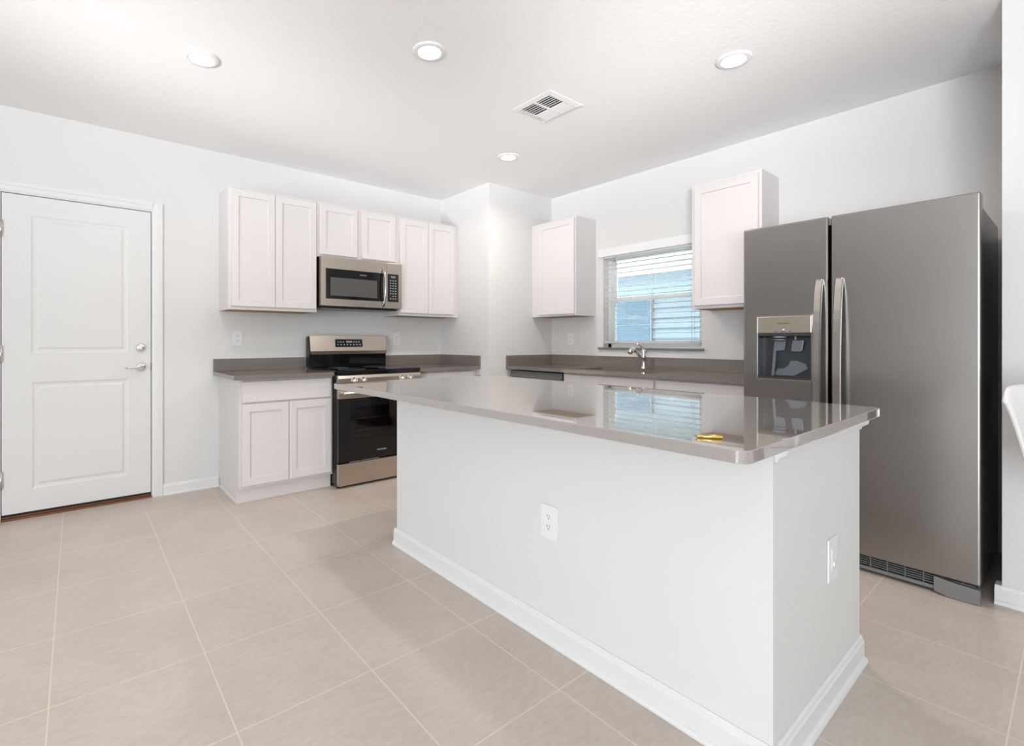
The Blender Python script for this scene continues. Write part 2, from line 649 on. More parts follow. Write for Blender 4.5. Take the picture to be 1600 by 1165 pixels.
# ------------------------------------------------------------------ window
wd = struct(thing('window_1', 'white vinyl single-hung window above the sink', 'window', (XB, (WY0+WY1)/2, WZ0)))
wh = (WY1-WY0)/2
wz = WZ1-WZ0
b = MB()
F = 0.034
x0, x1 = 0.085, 0.155
b.box(x0, x1, -wh, -wh+F, 0.001, wz).box(x0, x1, wh-F, wh, 0.001, wz).box(x0, x1, -wh, wh, wz-F, wz).box(x0, x1, -wh, wh, 0.001, F)
b.build('window_frame', 'vinyl_white', wd)
mr = 1.548-WZ0
b = MB()
S = 0.028
b.box(0.092, 0.118, -wh+F, -wh+F+S, F, mr+0.018).box(0.092, 0.118, wh-F-S, wh-F, F, mr+0.018)
b.box(0.092, 0.118, -wh+F, wh-F, F, F+S).box(0.088, 0.118, -wh+F, wh-F, mr-0.02, mr+0.02, 0.003)
ls = b.build('lower_sash', 'vinyl_white', wd)
b = MB().box(0.103, 0.107, -wh+F+S, wh-F-S, F+S, mr-0.02)
b.build('pane', 'pane_glass', ls)
b = MB()
b.box(0.122, 0.148, -wh+F, -wh+F+S, mr-0.02, wz-F).box(0.122, 0.148, wh-F-S, wh-F, mr-0.02, wz-F)
b.box(0.122, 0.148, -wh+F, wh-F, wz-F-S, wz-F).box(0.122, 0.148, -wh+F, wh-F, mr-0.02, mr+0.018)
us = b.build('upper_sash', 'vinyl_white', wd)
b = MB().box(0.133, 0.137, -wh+F+S, wh-F-S, mr+0.018, wz-F-S)
b.build('pane', 'pane_glass', us)
b = MB().quad((0.150, -wh+F, F), (0.150, wh-F, F), (0.150, wh-F, mr), (0.150, -wh+F, mr))
tag(b.build('insect_screen', 'insect_screen', wd), 'dark insect screen over the lower half')

b = MB().box(XB-0.022, XB+0.085, -2.407, -1.391, 1.0755, 1.095, 0.002)
b.bm.verts.ensure_lookup_table()
struct(b.build('trim_1', 'quartz'), 'dark grey stone window sill', 'window sill')

# blind
bl = thing('window_blind', 'white horizontal slat blind hanging in the window over the sink', 'blind', (XB, (WY0+WY1)/2, WZ0))
b = MB().box(-0.022, -0.008, -wh-0.047, wh+0.047, 1.954-WZ0, 2.032-WZ0, 0.004)
b.box(-0.012, 0.0, -wh-0.047, -wh-0.036, 1.954-WZ0, 2.032-WZ0).box(-0.012, 0.0, wh+0.036, wh+0.047, 1.954-WZ0, 2.032-WZ0)
b.build('valance', 'vinyl_white', bl)
b = MB().box(0.008, 0.055, -wh+0.004, wh-0.004, wz-0.045, wz-0.004)
b.build('headrail', 'vinyl_white', bl)
b = MB()
z = 0.088
ns = 0
while z < wz-0.05:
    b.box(0.008, 0.056, -wh+0.006, wh-0.006, z-0.0013, z+0.0013, 0, rot=(0, 0.035, 0))
    z += 0.0435
b.build('slats', 'blind_white', bl)
b = MB().box(0.008, 0.056, -wh+0.006, wh-0.006, 0.040, 0.060, 0.003)
b.build('bottom_rail', 'blind_white', bl)
b = MB()
for y in (-1.535, -1.945, -2.30):
    yy = y-(WY0+WY1)/2
    for xx in (0.0065, 0.0575):
        b.tube([(xx, yy, 0.05), (xx, yy, wz-0.02)], 0.0013, 6)
    b.tube([(0.032, yy+0.012, 0.05), (0.032, yy+0.012, wz-0.02)], 0.0009, 6)
b.build('ladder_cord', 'blind_white', bl)
b = MB().tube([(0.003, wh-0.14, 0.45), (0.003, wh-0.14, wz-0.04)], 0.0035, 8)
b.build('tilt_wand', 'blind_white', bl)

# ================================================================== NEIGHBOUR OUTSIDE
nh = thing('neighbour_house', 'pale blue house with lap siding seen through the window', 'house', (4.1, 0, -0.25))
b = MB()
b.box(0.03, 0.3, -7, 6, 0, 2.72)
zz = 0.0
while zz < 2.7:
    b.prism([(0.0, zz), (0.03, zz+0.16), (0.03, zz)], 'y', -7, 6)
    zz += 0.16
b.build('siding', 'siding', nh)
b = MB().box(-0.03, 0.03, -0.03, 0.95, 1.24, 2.08)
fr = b.build('window', 'siding', nh)
b = MB().box(-0.040, -0.02, -0.0, 0.92, 1.28, 1.66).box(-0.040, -0.02, -0.0, 0.92, 1.68, 2.05)
b.build('pane', 'siding_glass', fr)
b = MB().box(-0.5, 0.3, -7, 6, 2.64, 2.72).box(-0.53, -0.5, -7, 6, 2.56, 2.86).box(-0.02, 0.03, -7, 6, 2.48, 2.64)
b.build('soffit', 'house_trim', nh)
b = MB().prism([(-0.55, 2.87), (0.3, 3.4), (3.0, 3.4), (3.0, 2.87)], 'y', -7, 6)
b.build('roof', 'grey_plastic', nh)
struct(MB().box(XB+0.16, 14, -14, 12, -0.30, -0.25).build('ground', 'lawn'), 'pale strip of ground between the two houses', 'ground')


# ================================================================== CABINETS
RAIL = 0.052


def shaker(name, x0, x1, z0, z1, yb, parent, m='cabinet_white', rail=RAIL):
    """door slab in front of plane yb (faces -y)"""
    b = MB().panel(x0, x1, z0, z1, yb-0.020, yb-0.001,
                   [(x0+rail, x1-rail, z0+rail+0.002, z1-rail-0.002, [(0.0015, 0.009), (0.004, 0.0095)])], 0.003)
    return b.build(name, m, parent)


def upper_cabinet(name, label, w_, h_, d_, doors, loc, rz=0.0):
    """local frame: x along the wall from its left end, wall at y=0, front at -d_"""
    t = thing(name, label, 'cabinet', loc, rz)
    b = MB()
    b.box(0, w_, -d_+0.018, -0.001, 0.006, h_)
    b.box(0, 0.010, -d_+0.018, -0.001, 0, 0.006).box(w_-0.010, w_, -d_+0.018, -0.001, 0, 0.006)
    b.build('carcass', 'cabinet_white', t)
    b = MB().box(0, w_, -d_, -d_+0.018, 0, h_, 0.0015)
    b.build('face_frame', 'cabinet_white', t)
    b = MB().box(0.0102, w_-0.0102, -d_+0.0183, -0.0015, -0.0012, 0.0058)
    tag(b.build('bottom_panel', 'raw_wood', t), 'unpainted tan wood underside')
    for (a, c, e, f) in doors:
        shaker('door', a, c, e, f, -d_, t)
    return t


UB, UT, UD = 1.3956, 2.3284, 0.2985
X0, X1, X2, X3 = -2.1715, -1.488, -0.6954, -0.002
dz0, dz1 = 0.024, UT-UB-0.020
upper_cabinet('upper_cabinet', 'white double-door wall cabinet left of the microwave, nearest the entry door', X1-X0-0.0005, UT-UB, UD,
              [(0.019, 0.340, dz0, dz1), (0.3435, 0.675, dz0, dz1)], (X0, 0, UB))
upper_cabinet('upper_cabinet', 'short white double-door wall cabinet directly above the microwave', X2-X1-0.0005, UT-1.865, UD,
              [(0.024, 0.364, 0.021, UT-1.865-0.02), (0.406, 0.746, 0.021, UT-1.865-0.02)], (X1, 0, 1.865))
upper_cabinet('upper_cabinet', 'white double-door wall cabinet right of the microwave, against the boxed-out corner', X3-X2, UT-UB, UD,
              [(0.006, 0.3195, dz0, dz1), (0.323, 0.640, dz0, dz1)], (X2, 0, UB))
upper_cabinet('upper_cabinet', 'narrow white wall cabinet left of the window, beside the boxed-out corner', 1.3517+CHY-0.001, UT-UB, UD,
              [(0.106, 0.554, 0.016, dz1)], (XB, CHY-0.001, UB), -PI/2)
upper_cabinet('upper_cabinet', 'white single-door wall cabinet right of the window, partly behind the refrigerator', 2.9415-2.4564, UT-UB, UD,
              [(0.024, 0.468, 0.022, dz1-0.005)], (XB, -2.4564, UB), -PI/2)


def lower_cabinet(label, w_, fronts, loc, rz=0.0, d_=0.599, toe=0.105, left_end=False, open_top=None, name='lower_cabinet'):
    t = thing(name, label, 'cabinet', loc, rz)
    b = MB()
    if open_top:
        a, c, e, f = open_top          # well for a sink: x range, y range
        b.box(0, a, -d_+0.018, -0.001, toe, 0.8835).box(c, w_, -d_+0.018, -0.001, toe, 0.8835)
        b.box(a, c, -d_+0.018, e, toe, 0.8835).box(a, c, f, -0.001, toe, 0.8835).box(a, c, e, f, toe, toe+0.5)
    else:
        b.box(0, w_, -d_+0.018, -0.001, toe, 0.8835)
    b.build('carcass', 'cabinet_white', t)
    b = MB().box(0, w_, -d_, -d_+0.018, toe, 0.8835, 0.0015)
    b.build('face_frame', 'cabinet_white', t)
    b = MB().box(0.0, w_-0.002, -d_+0.04, -0.001, 0.0005, toe)
    if left_end:
        b.prism([(0, 0.0005), (-0.009, 0.0005), (-0.007, 0.009), (0, 0.014)], 'y', -d_+0.032, -0.03)
        b.box(-0.006, w_-0.002, -d_+0.034, -d_+0.04, 0.0005, toe-0.001)
    b.build('toe_kick', 'cabinet_white', t)
    for f in fronts:
        if f[0] == 'drawer':
            MB().panel(f[1], f[2], f[3], f[4], -d_-0.020, -d_-0.001, [], 0.004).build('drawer', 'cabinet_white', t)
        else:
            shaker('door', *f[1:], -d_, t)
    return t


lower_cabinet('white base cabinet left of the range with one drawer above two doors', 0.6915,
              [('drawer', 0.020, 0.676, 0.718, 0.868), ('door', 0.020, 0.345, 0.126, 0.706), ('door', 0.349, 0.676, 0.126, 0.706)],
              (-2.17, 0, 0), left_end=True)
lower_cabinet('white base cabinet right of the range, mostly hidden behind the island', 0.700,
              [('drawer', 0.02, 0.66, 0.718, 0.868), ('door', 0.02, 0.338, 0.126, 0.706), ('door', 0.342, 0.66, 0.126, 0.706)],
              (-0.703, 0, 0))
SINK = (0.365, 0.735, -2.28, -1.53)       # hole in the counter, world x0,x1,y0,y1
BY = -1.465
lower_cabinet('white sink base cabinet between the dishwasher and the next base cabinet', 0.874,
              [('drawer', 0.012, 0.862, 0.718, 0.870), ('door', 0.02, 0.434, 0.126, 0.706), ('door', 0.438, 0.855, 0.126, 0.706)],
              (XB, BY, 0), -PI/2, open_top=(-SINK[3]+BY-0.03, -SINK[2]+BY+0.03, SINK[0]-XB-0.03, SINK[1]-XB+0.03))
lower_cabinet('white base cabinet between the sink cabinet and the refrigerator', 0.655,
              [('drawer', 0.008, 0.645, 0.718, 0.870), ('door', 0.02, 0.325, 0.126, 0.706), ('door', 0.329, 0.64, 0.126, 0.706)],
              (XB, BY-0.875, 0), -PI/2)

# ------------------------------------------------------------------ counters
CT, CB, CDEP = 0.9135, 0.884, 0.664


def slab(mb, x0, x1, y0, y1):
    mb.box(x0, x1, y0, y1, CB, CT, 0.002)


t = thing('countertop', 'dark grey-brown stone countertop left of the range', 'countertop', (-2.215, 0, CB))
b = MB()
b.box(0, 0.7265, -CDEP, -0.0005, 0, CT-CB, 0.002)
b.build('top', 'quartz', t)
MB().box(0.0, 0.7265, -0.02, -0.0005, CT-CB+0.0002, 1.013-CB, 0.0015).build('backsplash', 'quartz', t)
t = thing('countertop', 'dark grey-brown stone countertop in the corner right of the range', 'countertop', (-0.7045, 0, CB))
MB().box(0, 0.7040, -CDEP, -0.0005, 0, CT-CB, 0.002).build('top', 'quartz', t)
b = MB().box(0.0, 0.7040, -0.02, -0.0005, CT-CB+0.0002, 1.013-CB, 0.0015)
b.box(0.7045-0.02, 0.7040, -CDEP, -0.02, CT-CB+0.0002, 1.013-CB, 0.0015)
b.build('backsplash', 'quartz', t)
t = thing('countertop', 'long dark grey-brown stone countertop around the sink under the window', 'countertop', (XB-CDEP, -3.045, CB))
b = MB()
oy = 3.045
sx0, sx1, sy0, sy1 = SINK[0]-XB+CDEP, SINK[1]-XB+CDEP, SINK[2]+oy, SINK[3]+oy
ye = CHY-0.0005+oy
for (a, c, e, f) in ((0, sx0, 0, ye), (sx1, CDEP-0.0005, 0, ye), (sx0, sx1, 0, sy0), (sx0, sx1, sy1, ye)):
    b.box(a, c, e, f, 0, CT-CB)
bmesh.ops.remove_doubles(b.bm, verts=b.bm.verts, dist=1e-5)
b.build('top', 'quartz', t)
b = MB().box(CDEP-0.02, CDEP-0.0005, 0, ye-0.02, CT-CB+0.0002, 1.013-CB, 0.0015)
b.box(0.0, CDEP-0.0005, ye-0.02, ye, CT-CB+0.0002, 1.013-CB, 0.0015)
b.build('backsplash', 'quartz', t)

# sink
t = thing('sink', 'stainless undermount sink sunk in the counter under the window', 'sink', ((SINK[0]+SINK[1])/2, (SINK[2]+SINK[3])/2, CB-0.20))
a, e = (SINK[1]-SINK[0])/2, (SINK[3]-SINK[2])/2
b = MB()
k = 0.012
zt = 0.1995
b.box(-a-k, -a, -e-k, e+k, 0, zt).box(a, a+k, -e-k, e+k, 0, zt).box(-a, a, -e-k, -e, 0, zt).box(-a, a, e, e+k, 0, zt).box(-a, a, -e, e, 0, 0.010)
b.build('basin', 'steel_sink', t)
MB().lathe([(0, 0.0105), (0.045, 0.0105), (0.045, 0.0125), (0.030, 0.0125), (0.028, 0.0108), (0, 0.0108)], (0, 0, 0), 'z', 24).build('drain', 'chrome', t)

# faucet
t = thing('faucet', 'chrome single-lever pull-out faucet behind the sink', 'faucet', (0.79, -1.925, CT))
b = MB().lathe([(0, 0.0), (0.027, 0.0), (0.027, 0.006), (0.021, 0.014), (0.0195, 0.03), (0.0195, 0.085), (0.021, 0.10), (0.021, 0.150), (0.018, 0.166), (0.010, 0.172), (0, 0.172)], (0, 0, 0), 'z', 24)
b.build('body', 'chrome', t)
b = MB().tube([(-0.004, 0, 0.075), (-0.05, 0.0, 0.105), (-0.10, 0.0, 0.137), (-0.15, 0.0, 0.165)], [0.016, 0.0145, 0.0135, 0.014], 16)
sp = b.build('spout', 'chrome', t)
b = MB().tube([(-0.135, 0, 0.163), (-0.155, 0.0, 0.172), (-0.180, 0.0, 0.172), (-0.20, 0, 0.155), (-0.208, 0, 0.135)], [0.014, 0.019, 0.021, 0.021, 0.019], 16)
b.build('spray_head', 'chrome', t)
b = MB().tube([(0.002, 0, 0.165), (-0.03, 0.010, 0.197), (-0.075, 0.024, 0.222)], [0.010, 0.008, 0.007], 12)
b.build('lever', 'chrome', t)

# ------------------------------------------------------------------ island
IB = (-1.6345, -0.838, -3.798, -1.866)
t = thing('kitchen_island', 'white panelled kitchen island base under the large grey countertop', 'island', ((IB[0]+IB[1])/2, (IB[2]+IB[3])/2, 0))
ia, ib = (IB[1]-IB[0])/2, (IB[3]-IB[2])/2
b = MB().box(-ia, ia, -ib, ib, 0.0005, 0.8835, 0.001)
b.build('body', 'wall_paint', t)
b = MB()
P = base_profile(h=0.092)
b.prism([(-ia-0.0003-o, z_+0.0005) for o, z_ in P], 'y', -ib-0.014, ib+0.014)
b.prism([(-ib-0.0003-o, z_+0.0005) for o, z_ in P], 'x', -ia-0.014, ia)
b.prism([(ib+0.0003+o, z_+0.0005) for o, z_ in P], 'x', -ia-0.014, ia)
b.build('baseboard', 'trim_white', t)
b = MB().prism([(-ib-0.0003, 0.838), (-ib-0.006, 0.838), (-ib-0.008, 0.846), (-ib-0.016, 0.853), (-ib-0.026, 0.858), (-ib-0.028, 0.866), (-ib-0.028, 0.883), (-ib-0.0003, 0.883)], 'x', -ia+0.012, ia+0.0)
b.build('crown_trim', 'trim_white', t)
b = MB()
for (a, c) in ((-ib+0.02, -0.35), (-0.345, 0.30), (0.305, ib-0.02)):
    b.box(ia+0.0005, ia+0.02, a, c, 0.11, 0.868, 0.003)
b.build('cabinet_door', 'cabinet_white', t)

IT = (-1.918, -0.770, -3.847, -1.6286)


def rounded(x0, x1, y0, y1, r, n=8):
    pts = []
    for (cx, cy, a0) in ((x1-r, y1-r, 0), (x0+r, y1-r, 90), (x0+r, y0+r, 180), (x1-r, y0+r, 270)):
        for k_ in range(n+1):
            a_ = math.radians(a0+90*k_/n)
            pts.append((cx+r*math.cos(a_), cy+r*math.sin(a_)))
    return pts


cxi, cyi = (IT[0]+IT[1])/2, (IT[2]+IT[3])/2
b = MB().prism(rounded(IT[0]-cxi, IT[1]-cxi, IT[2]-cyi, IT[3]-cyi, 0.030), 'z', 0, 0.0300, 0.002, 2)
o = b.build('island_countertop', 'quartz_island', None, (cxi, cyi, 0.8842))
tag(o, 'large polished grey quartz slab with rounded corners on the white island', 'countertop')

t = tag(MB().tube([(-0.030, 0, 0.004), (-0.024, 0.002, 0.0045), (-0.006, 0.0, 0.004), (0.0, 0, 0.005), (0.026, -0.002, 0.005), (0.029, -0.002, 0.0046)],
                  [0.0028, 0.0042, 0.0035, 0.0050, 0.0050, 0.0030], 12).build('brass_fitting', 'brass', None, (-1.831, -3.726, 0.9140)),
        'small shiny brass piece lying near the corner of the island countertop', 'fitting')
t.rotation_euler = (0, 0, math.radians(-55))


# ------------------------------------------------------------------ outlets
def outlet(label, loc, rz, w_=0.076, h_=0.122, style='duplex', name='wall_outlet'):
    t = thing(name, label, 'outlet', loc, rz)
    MB().box(-w_/2, w_/2, -0.0055, -0.0005, -h_/2, h_/2, 0.002).build('cover_plate', 'white_plastic', t)
    if style == 'duplex':
        for s in (-1, 1):
            r = MB().prism([(math.cos(a_)*0.0165, s*0.020+max(-0.0125, min(0.0125, math.sin(a_)*0.0165))) for a_ in [2*PI*k_/20 for k_ in range(20)]], 'y', -0.0075, -0.0054).build('receptacle', 'white_plastic', t)
            b = MB()
            z_ = s*0.020
            b.box(-0.0075, -0.0050, -0.0079, -0.0074, z_-0.0005, z_+0.0085)
            b.box(0.0050, 0.0072, -0.0079, -0.0074, z_+0.0005, z_+0.0080)
            b.lathe([(0, -0.0079), (0.0028, -0.0079), (0.0028, -0.0074), (0, -0.0074)], (0, 0, z_-0.0065), 'y', 12)
            b.build('slots', 'slot_dark', r)
    else:
        b = MB().box(-0.0175, 0.0175, -0.0072, -0.0054, -0.035, 0.035, 0.001)
        r = b.build('receptacle', 'white_plastic', t)
        MB().lathe([(0, -0.0115), (0.008, -0.0115), (0.010, -0.0072), (0, -0.0072)], (0, 0, -0.016), 'y', 16).build('button', 'white_plastic', r)
        b = MB().box(-0.016, 0.016, -0.0080, -0.0071, 0.016, 0.032, 0.0005)
        b.build('cap', 'white_plastic', r)
    return t


outlet('white duplex wall outlet above the counter left of the range', (-2.035, 0, 1.176), 0)
outlet('white duplex wall outlet above the counter right of the range', (-0.547, 0, 1.175), 0)
outlet('white duplex wall outlet below the narrow cabinet left of the window', (XB, -1.045, 1.172), -PI/2)
outlet('white duplex outlet low on the long white side of the island', (IB[0], -3.021, 0.459), -PI/2, 0.085, 0.130, name='island_outlet')
outlet('white device plate with a round button on the narrow end of the island', ((-1.214-1.105)/2, IB[2], 0.456), 0, 0.085, 0.135, 'device', name='island_outlet')

# ================================================================== RANGE
RX0, RX1 = -1.478, -0.710
t = thing('range', 'freestanding electric range with black glass oven door and steel backguard', 'range', (RX0, 0, 0))
RW = RX1-RX0
FY = -0.668
b = MB()
CV = (0.115, RW-0.115, -0.60, -0.18, 0.33, 0.66)    # oven cavity
b.box(0.004, CV[0], FY, -0.03, 0.03, 0.905).box(CV[1], RW-0.004, FY, -0.03, 0.03, 0.905)
b.box(CV[0], CV[1], FY, -0.03, 0.03, CV[4]).box(CV[0], CV[1], FY, -0.03, CV[5], 0.905)
b.box(CV[0], CV[1], CV[3], -0.03, CV[4], CV[5])
bmesh.ops.remove_doubles(b.bm, verts=b.bm.verts, dist=1e-5)
b.build('body', 'black_satin', t)
b = MB()
k = 0.004
b.box(CV[0], CV[0]+k, FY, CV[3], CV[4], CV[5]).box(CV[1]-k, CV[1], FY, CV[3], CV[4], CV[5])
b.box(CV[0], CV[1], FY, CV[3], CV[4], CV[4]+k).box(CV[0], CV[1], CV[3]-k, CV[3], CV[4], CV[5]).box(CV[0], CV[1], FY, CV[3], CV[5]-k, CV[5])
b.build('oven_cavity', 'oven_cavity', t)
for z in (0.43, 0.525):
    b = MB()
    b.tube([(CV[0]+0.01, -0.63, z), (CV[1]-0.01, -0.63, z)], 0.004, 8)
    b.tube([(CV[0]+0.01, -0.22, z), (CV[1]-0.01, -0.22, z)], 0.004, 8)
    for i in range(12):
        x = CV[0]+0.03+i*(CV[1]-CV[0]-0.06)/11
        b.tube([(x, -0.63, z), (x, -0.22, z)], 0.0022, 6)
    b.build('oven_rack', 'rack_wire', t)
# cooktop
b = MB().box(-0.010, RW+0.002, -0.690, -0.075, 0.9145, 0.9225, 0.003)
b.box(0.002, RW-0.002, -0.690, -0.640, 0.885, 0.9145, 0.004)
ck = b.build('cooktop', 'black_gloss', t)
for (x, y, r) in ((0.20, -0.52, 0.11), (0.56, -0.52, 0.095), (0.20, -0.26, 0.085), (0.56, -0.26, 0.11)):
    MB().tube([(x+r*math.cos(2*PI*i/40), y+r*math.sin(2*PI*i/40), 0.9226) for i in range(41)], 0.0006, 6, cap=False).build('burner_ring', 'vent_grey', ck)
# control strip and knobs
b = MB().prism([(-0.668, 0.795), (-0.700, 0.797), (-0.702, 0.86), (-0.694, 0.883), (-0.668, 0.884)], 'x', 0.004, RW-0.004)
b.build('control_strip', 'steel', t)
for x in (-1.342, -1.264, -0.907, -0.829):
    xx = x-RX0
    b = MB().lathe([(0, -0.735), (0.017, -0.735), (0.0185, -0.731), (0.0195, -0.712), (0.024, -0.708), (0.025, -0.7015), (0, -0.7015)], (xx, 0, 0.843), 'y', 24)
    b.box(xx-0.004, xx+0.004, -0.741, -0.733, 0.843-0.017, 0.843+0.017, 0.002)
    tag(b.build('knob', 'chrome', t), 'polished metal burner knob')
# oven door: steel head, glass with a window, handle
b = MB().box(0.006, RW-0.006, -0.702, FY-0.0005, 0.702, 0.790, 0.004)
od = b.build('oven_door', 'steel', t)
b = MB()
W = (0.150, RW-0.150, 0.374, 0.635)
b.box(0.006, W[0], -0.698, FY-0.0005, 0.205, 0.7015).box(W[1], RW-0.006, -0.698, FY-0.0005, 0.205, 0.7015)
b.box(W[0], W[1], -0.698, FY-0.0005, 0.205, W[2]).box(W[0], W[1], -0.698, FY-0.0005, W[3], 0.7015)
bmesh.ops.remove_doubles(b.bm, verts=b.bm.verts, dist=1e-5)
b.build('door_glass', 'black_gloss', od)
b = MB().box(W[0], W[1], -0.6975, -0.692, W[2], W[3])
b.build('door_window', 'tinted_glass', od)
b = MB().tube([(0.03, -0.748, 0.752), (RW-0.03, -0.748, 0.752)], 0.0125, 14, sx=0.75)
for x in (0.045, RW-0.045):
    b.box(x-0.012, x+0.012, -0.745, -0.7015, 0.742, 0.762, 0.003)
b.build('handle', 'steel', od)
FACE_A = Matrix.Rotation(PI/2, 4, 'X')       # text standing up, facing -y
b = MB().text('FRIGIDAIRE', 0.0165, Matrix.Translation((-1.094-RX0, -0.6985, 0.266)) @ FACE_A)
b.build('logo', 'legend_white', od)
b = MB().box(0.10, 0.19, -0.7, -0.69, 0.1975, 0.202).box(0.20, 0.36, -0.7, -0.69, 0.1975, 0.202)
b.build('door_vent_trim', 'vent_grey', od)
b = MB().box(0.004, RW-0.004, -0.702, FY-0.0005, 0.022, 0.194, 0.005)
b.build('storage_drawer', 'steel', t)
for x in (0.03, RW-0.03):
    for y in (-0.64, -0.08):
        MB().lathe([(0, 0.0005), (0.016, 0.0005), (0.016, 0.012), (0.009, 0.016), (0.009, 0.031), (0, 0.031)], (x, y, 0), 'z', 14).build('foot', 'black_satin', t)
# backguard
b = MB()
b.box(0.0, RW, -0.075, -0.025, 0.9230, 1.195, 0.003)
b.prism([(-0.075, 1.018), (-0.100, 1.030), (-0.104, 1.050), (-0.075, 1.19)], 'x', 0.004, 0.014)
bgd = b.build('backguard', 'black_gloss', t)
b = MB().prism([(-0.0745, 1.033), (-0.0985, 1.036), (-0.104, 1.066), (-0.078, 1.204), (-0.070, 1.207), (-0.040, 1.207), (-0.040, 1.1955), (-0.0755, 1.1955)], 'x', 0.012, RW-0.006)
pn = b.build('backguard_panel', 'steel', t)
nrm = Vector((0, -(1.204-1.066), -(0.104-0.078))).normalized()   # face normal of the slanted panel
ang = math.atan2(0.026, 0.138)


def on_panel(x, z, off=0.0006):
    yy = -0.104 + (z-1.066)*0.026/0.138
    return Matrix.Translation(Vector((x, yy, z))+Vector((0, -math.cos(ang), math.sin(ang)))*off) @ Matrix.Rotation(-ang, 4, 'X')


dx0, dx1 = -1.234-RX0, -0.966-RX0
dm = (dx0+dx1)/2
b = MB()
T = on_panel(dm, 1.136, 0.0)
tmp = MB().box(-(dx1-dx0)/2, (dx1-dx0)/2, -0.0012, -0.0001, -0.036, 0.036)
tmp.bm.transform(T)
dp = tmp.build('display', 'black_gloss', t)
tmp = MB()
for xs_ in ((-0.105, -0.080, -0.055), (0.048, 0.072, 0.098)):
    for x in xs_:
        tmp.box(x-0.006, x+0.006, -0.0020, -0.0012, 0.008, 0.012)
    tmp.bm.transform(T)
    tmp.build('legend', 'display_white', dp)
    tmp = MB()
for i in range(8):
    x = -0.11+i*0.031
    tmp.box(x-0.006, x+0.006, -0.0020, -0.0012, -0.017, -0.013)
tmp.bm.transform(T)
tmp.build('legend', 'display_white', dp)
tmp = MB()
for x in (-0.020, -0.006, 0.010, 0.024):     # seven-segment clock digits
    tmp.box(x-0.0045, x-0.003, -0.0020, -0.0012, 0.004, 0.018).box(x+0.003, x+0.0045, -0.0020, -0.0012, 0.004, 0.018)
    tmp.box(x-0.004, x+0.004, -0.0020, -0.0012, 0.0165, 0.018).box(x-0.004, x+0.004, -0.0020, -0.0012, 0.0102, 0.0117)
tmp.bm.transform(T)
tmp.build('clock', 'display_white', dp)

# ================================================================== MICROWAVE
MX0, MX1, MZ0, MZ1 = -1.478, -0.704, 1.448, 1.8635
t = thing('microwave', 'steel over-the-range microwave with a black glass door above the range', 'microwave', (MX0, 0, MZ0))
MW, MH = MX1-MX0, MZ1-MZ0
MF = -0.366
b = MB().box(0.004, MW-0.004, MF+0.044, -0.001, 0.0, MH, 0.002)
b.box(0.02, MW-0.02, -0.30, -0.02, -0.012, 0.0)
b.build('case', 'black_satin', t)
b = MB().box(0.05, MW-0.10, -0.28, -0.05, -0.016, -0.0122)
for i in range(14):
    b.box(0.07+i*0.02, 0.08+i*0.02, -0.16, -0.06, -0.018, -0.016)
b.build('vent_grille', 'vent_grey', t)
sp_ = -0.864-MX0
gl = (-1.437-MX0, sp_-0.030, 1.511-MZ0, 1.765-MZ0)
b = MB()
b.box(0.0, gl[0], MF, MF+0.0435, 0.004, MH-0.001).box(gl[1], sp_-0.001, MF, MF+0.0435, 0.004, MH-0.001)
b.box(gl[0], gl[1], MF, MF+0.0435, 0.004, gl[2]).box(gl[0], gl[1], MF, MF+0.0435, gl[3], MH-0.001)
bmesh.ops.remove_doubles(b.bm, verts=b.bm.verts, dist=1e-5)
md = b.build('door', 'steel', t)
wn = (-1.396-MX0, -0.958-MX0, 1.538-MZ0, 1.693-MZ0)
b = MB().panel(gl[0], gl[1], gl[2], gl[3], MF+0.0015, MF+0.04, [(wn[0], wn[1], wn[2], wn[3], [(0.0005, 0.0005)])], 0.001)
b.build('door_glass', 'black_gloss', md)
b = MB().box(wn[0]+0.0006, wn[1]-0.0006, MF+0.0012, MF+0.0019, wn[2]+0.0006, wn[3]-0.0006)
b.build('door_window', 'micro_window', md)
b = MB().text('FRIGIDAIRE', 0.0125, Matrix.Translation((-1.094-MX0, MF+0.001, 1.730-MZ0)) @ FACE_A)
b.build('logo', 'legend_white', md)
hx = sp_-0.038
b = MB().tube([(hx, MF-0.0005, 1.805-MZ0), (hx, MF-0.018, 1.800-MZ0), (hx, MF-0.034, 1.765-MZ0), (hx, MF-0.046, 1.70-MZ0), (hx, MF-0.050, 1.635-MZ0),
               (hx, MF-0.046, 1.57-MZ0), (hx, MF-0.034, 1.51-MZ0), (hx, MF-0.018, 1.475-MZ0), (hx, MF-0.0005, 1.470-MZ0)], 0.0105, 12)
b.build('handle', 'steel_handle', md)
b = MB()
cp = (-0.853-MX0, -0.740-MX0, 1.511-MZ0, 1.765-MZ0)
b.box(sp_+0.001, MW, MF, MF+0.0435, 0.004, MH-0.001, 0.002)
cpn = b.build('control_panel', 'steel', t)
b = MB().box(cp[0], cp[1], MF-0.0015, MF-0.0002, cp[2], cp[3], 0.0005)
kp = b.build('keypad', 'black_gloss', cpn)
b = MB()
for r_ in range(8):
    for c_ in range(3):
        if r_ == 6 and c_ == 0:
            continue
        x = cp[0]+0.030+c_*0.026
        z = cp[3]-0.060-r_*0.0235
        b.box(x-0.0045, x+0.0045, MF-0.0022, MF-0.0015, z-0.0028, z+0.0028)
b.build('legend', 'display_white', kp)
b = MB()
for x in (0.040, 0.051, 0.064, 0.075):
    x += cp[0]
    b.box(x-0.0038, x-0.0024, MF-0.0022, MF-0.0015, cp[3]-0.034, cp[3]-0.020).box(x+0.0024, x+0.0038, MF-0.0022, MF-0.0015, cp[3]-0.034, cp[3]-0.020)
    b.box(x-0.0035, x+0.0035, MF-0.0022, MF-0.0015, cp[3]-0.0215, cp[3]-0.020)
b.build('clock', 'display_white', kp)

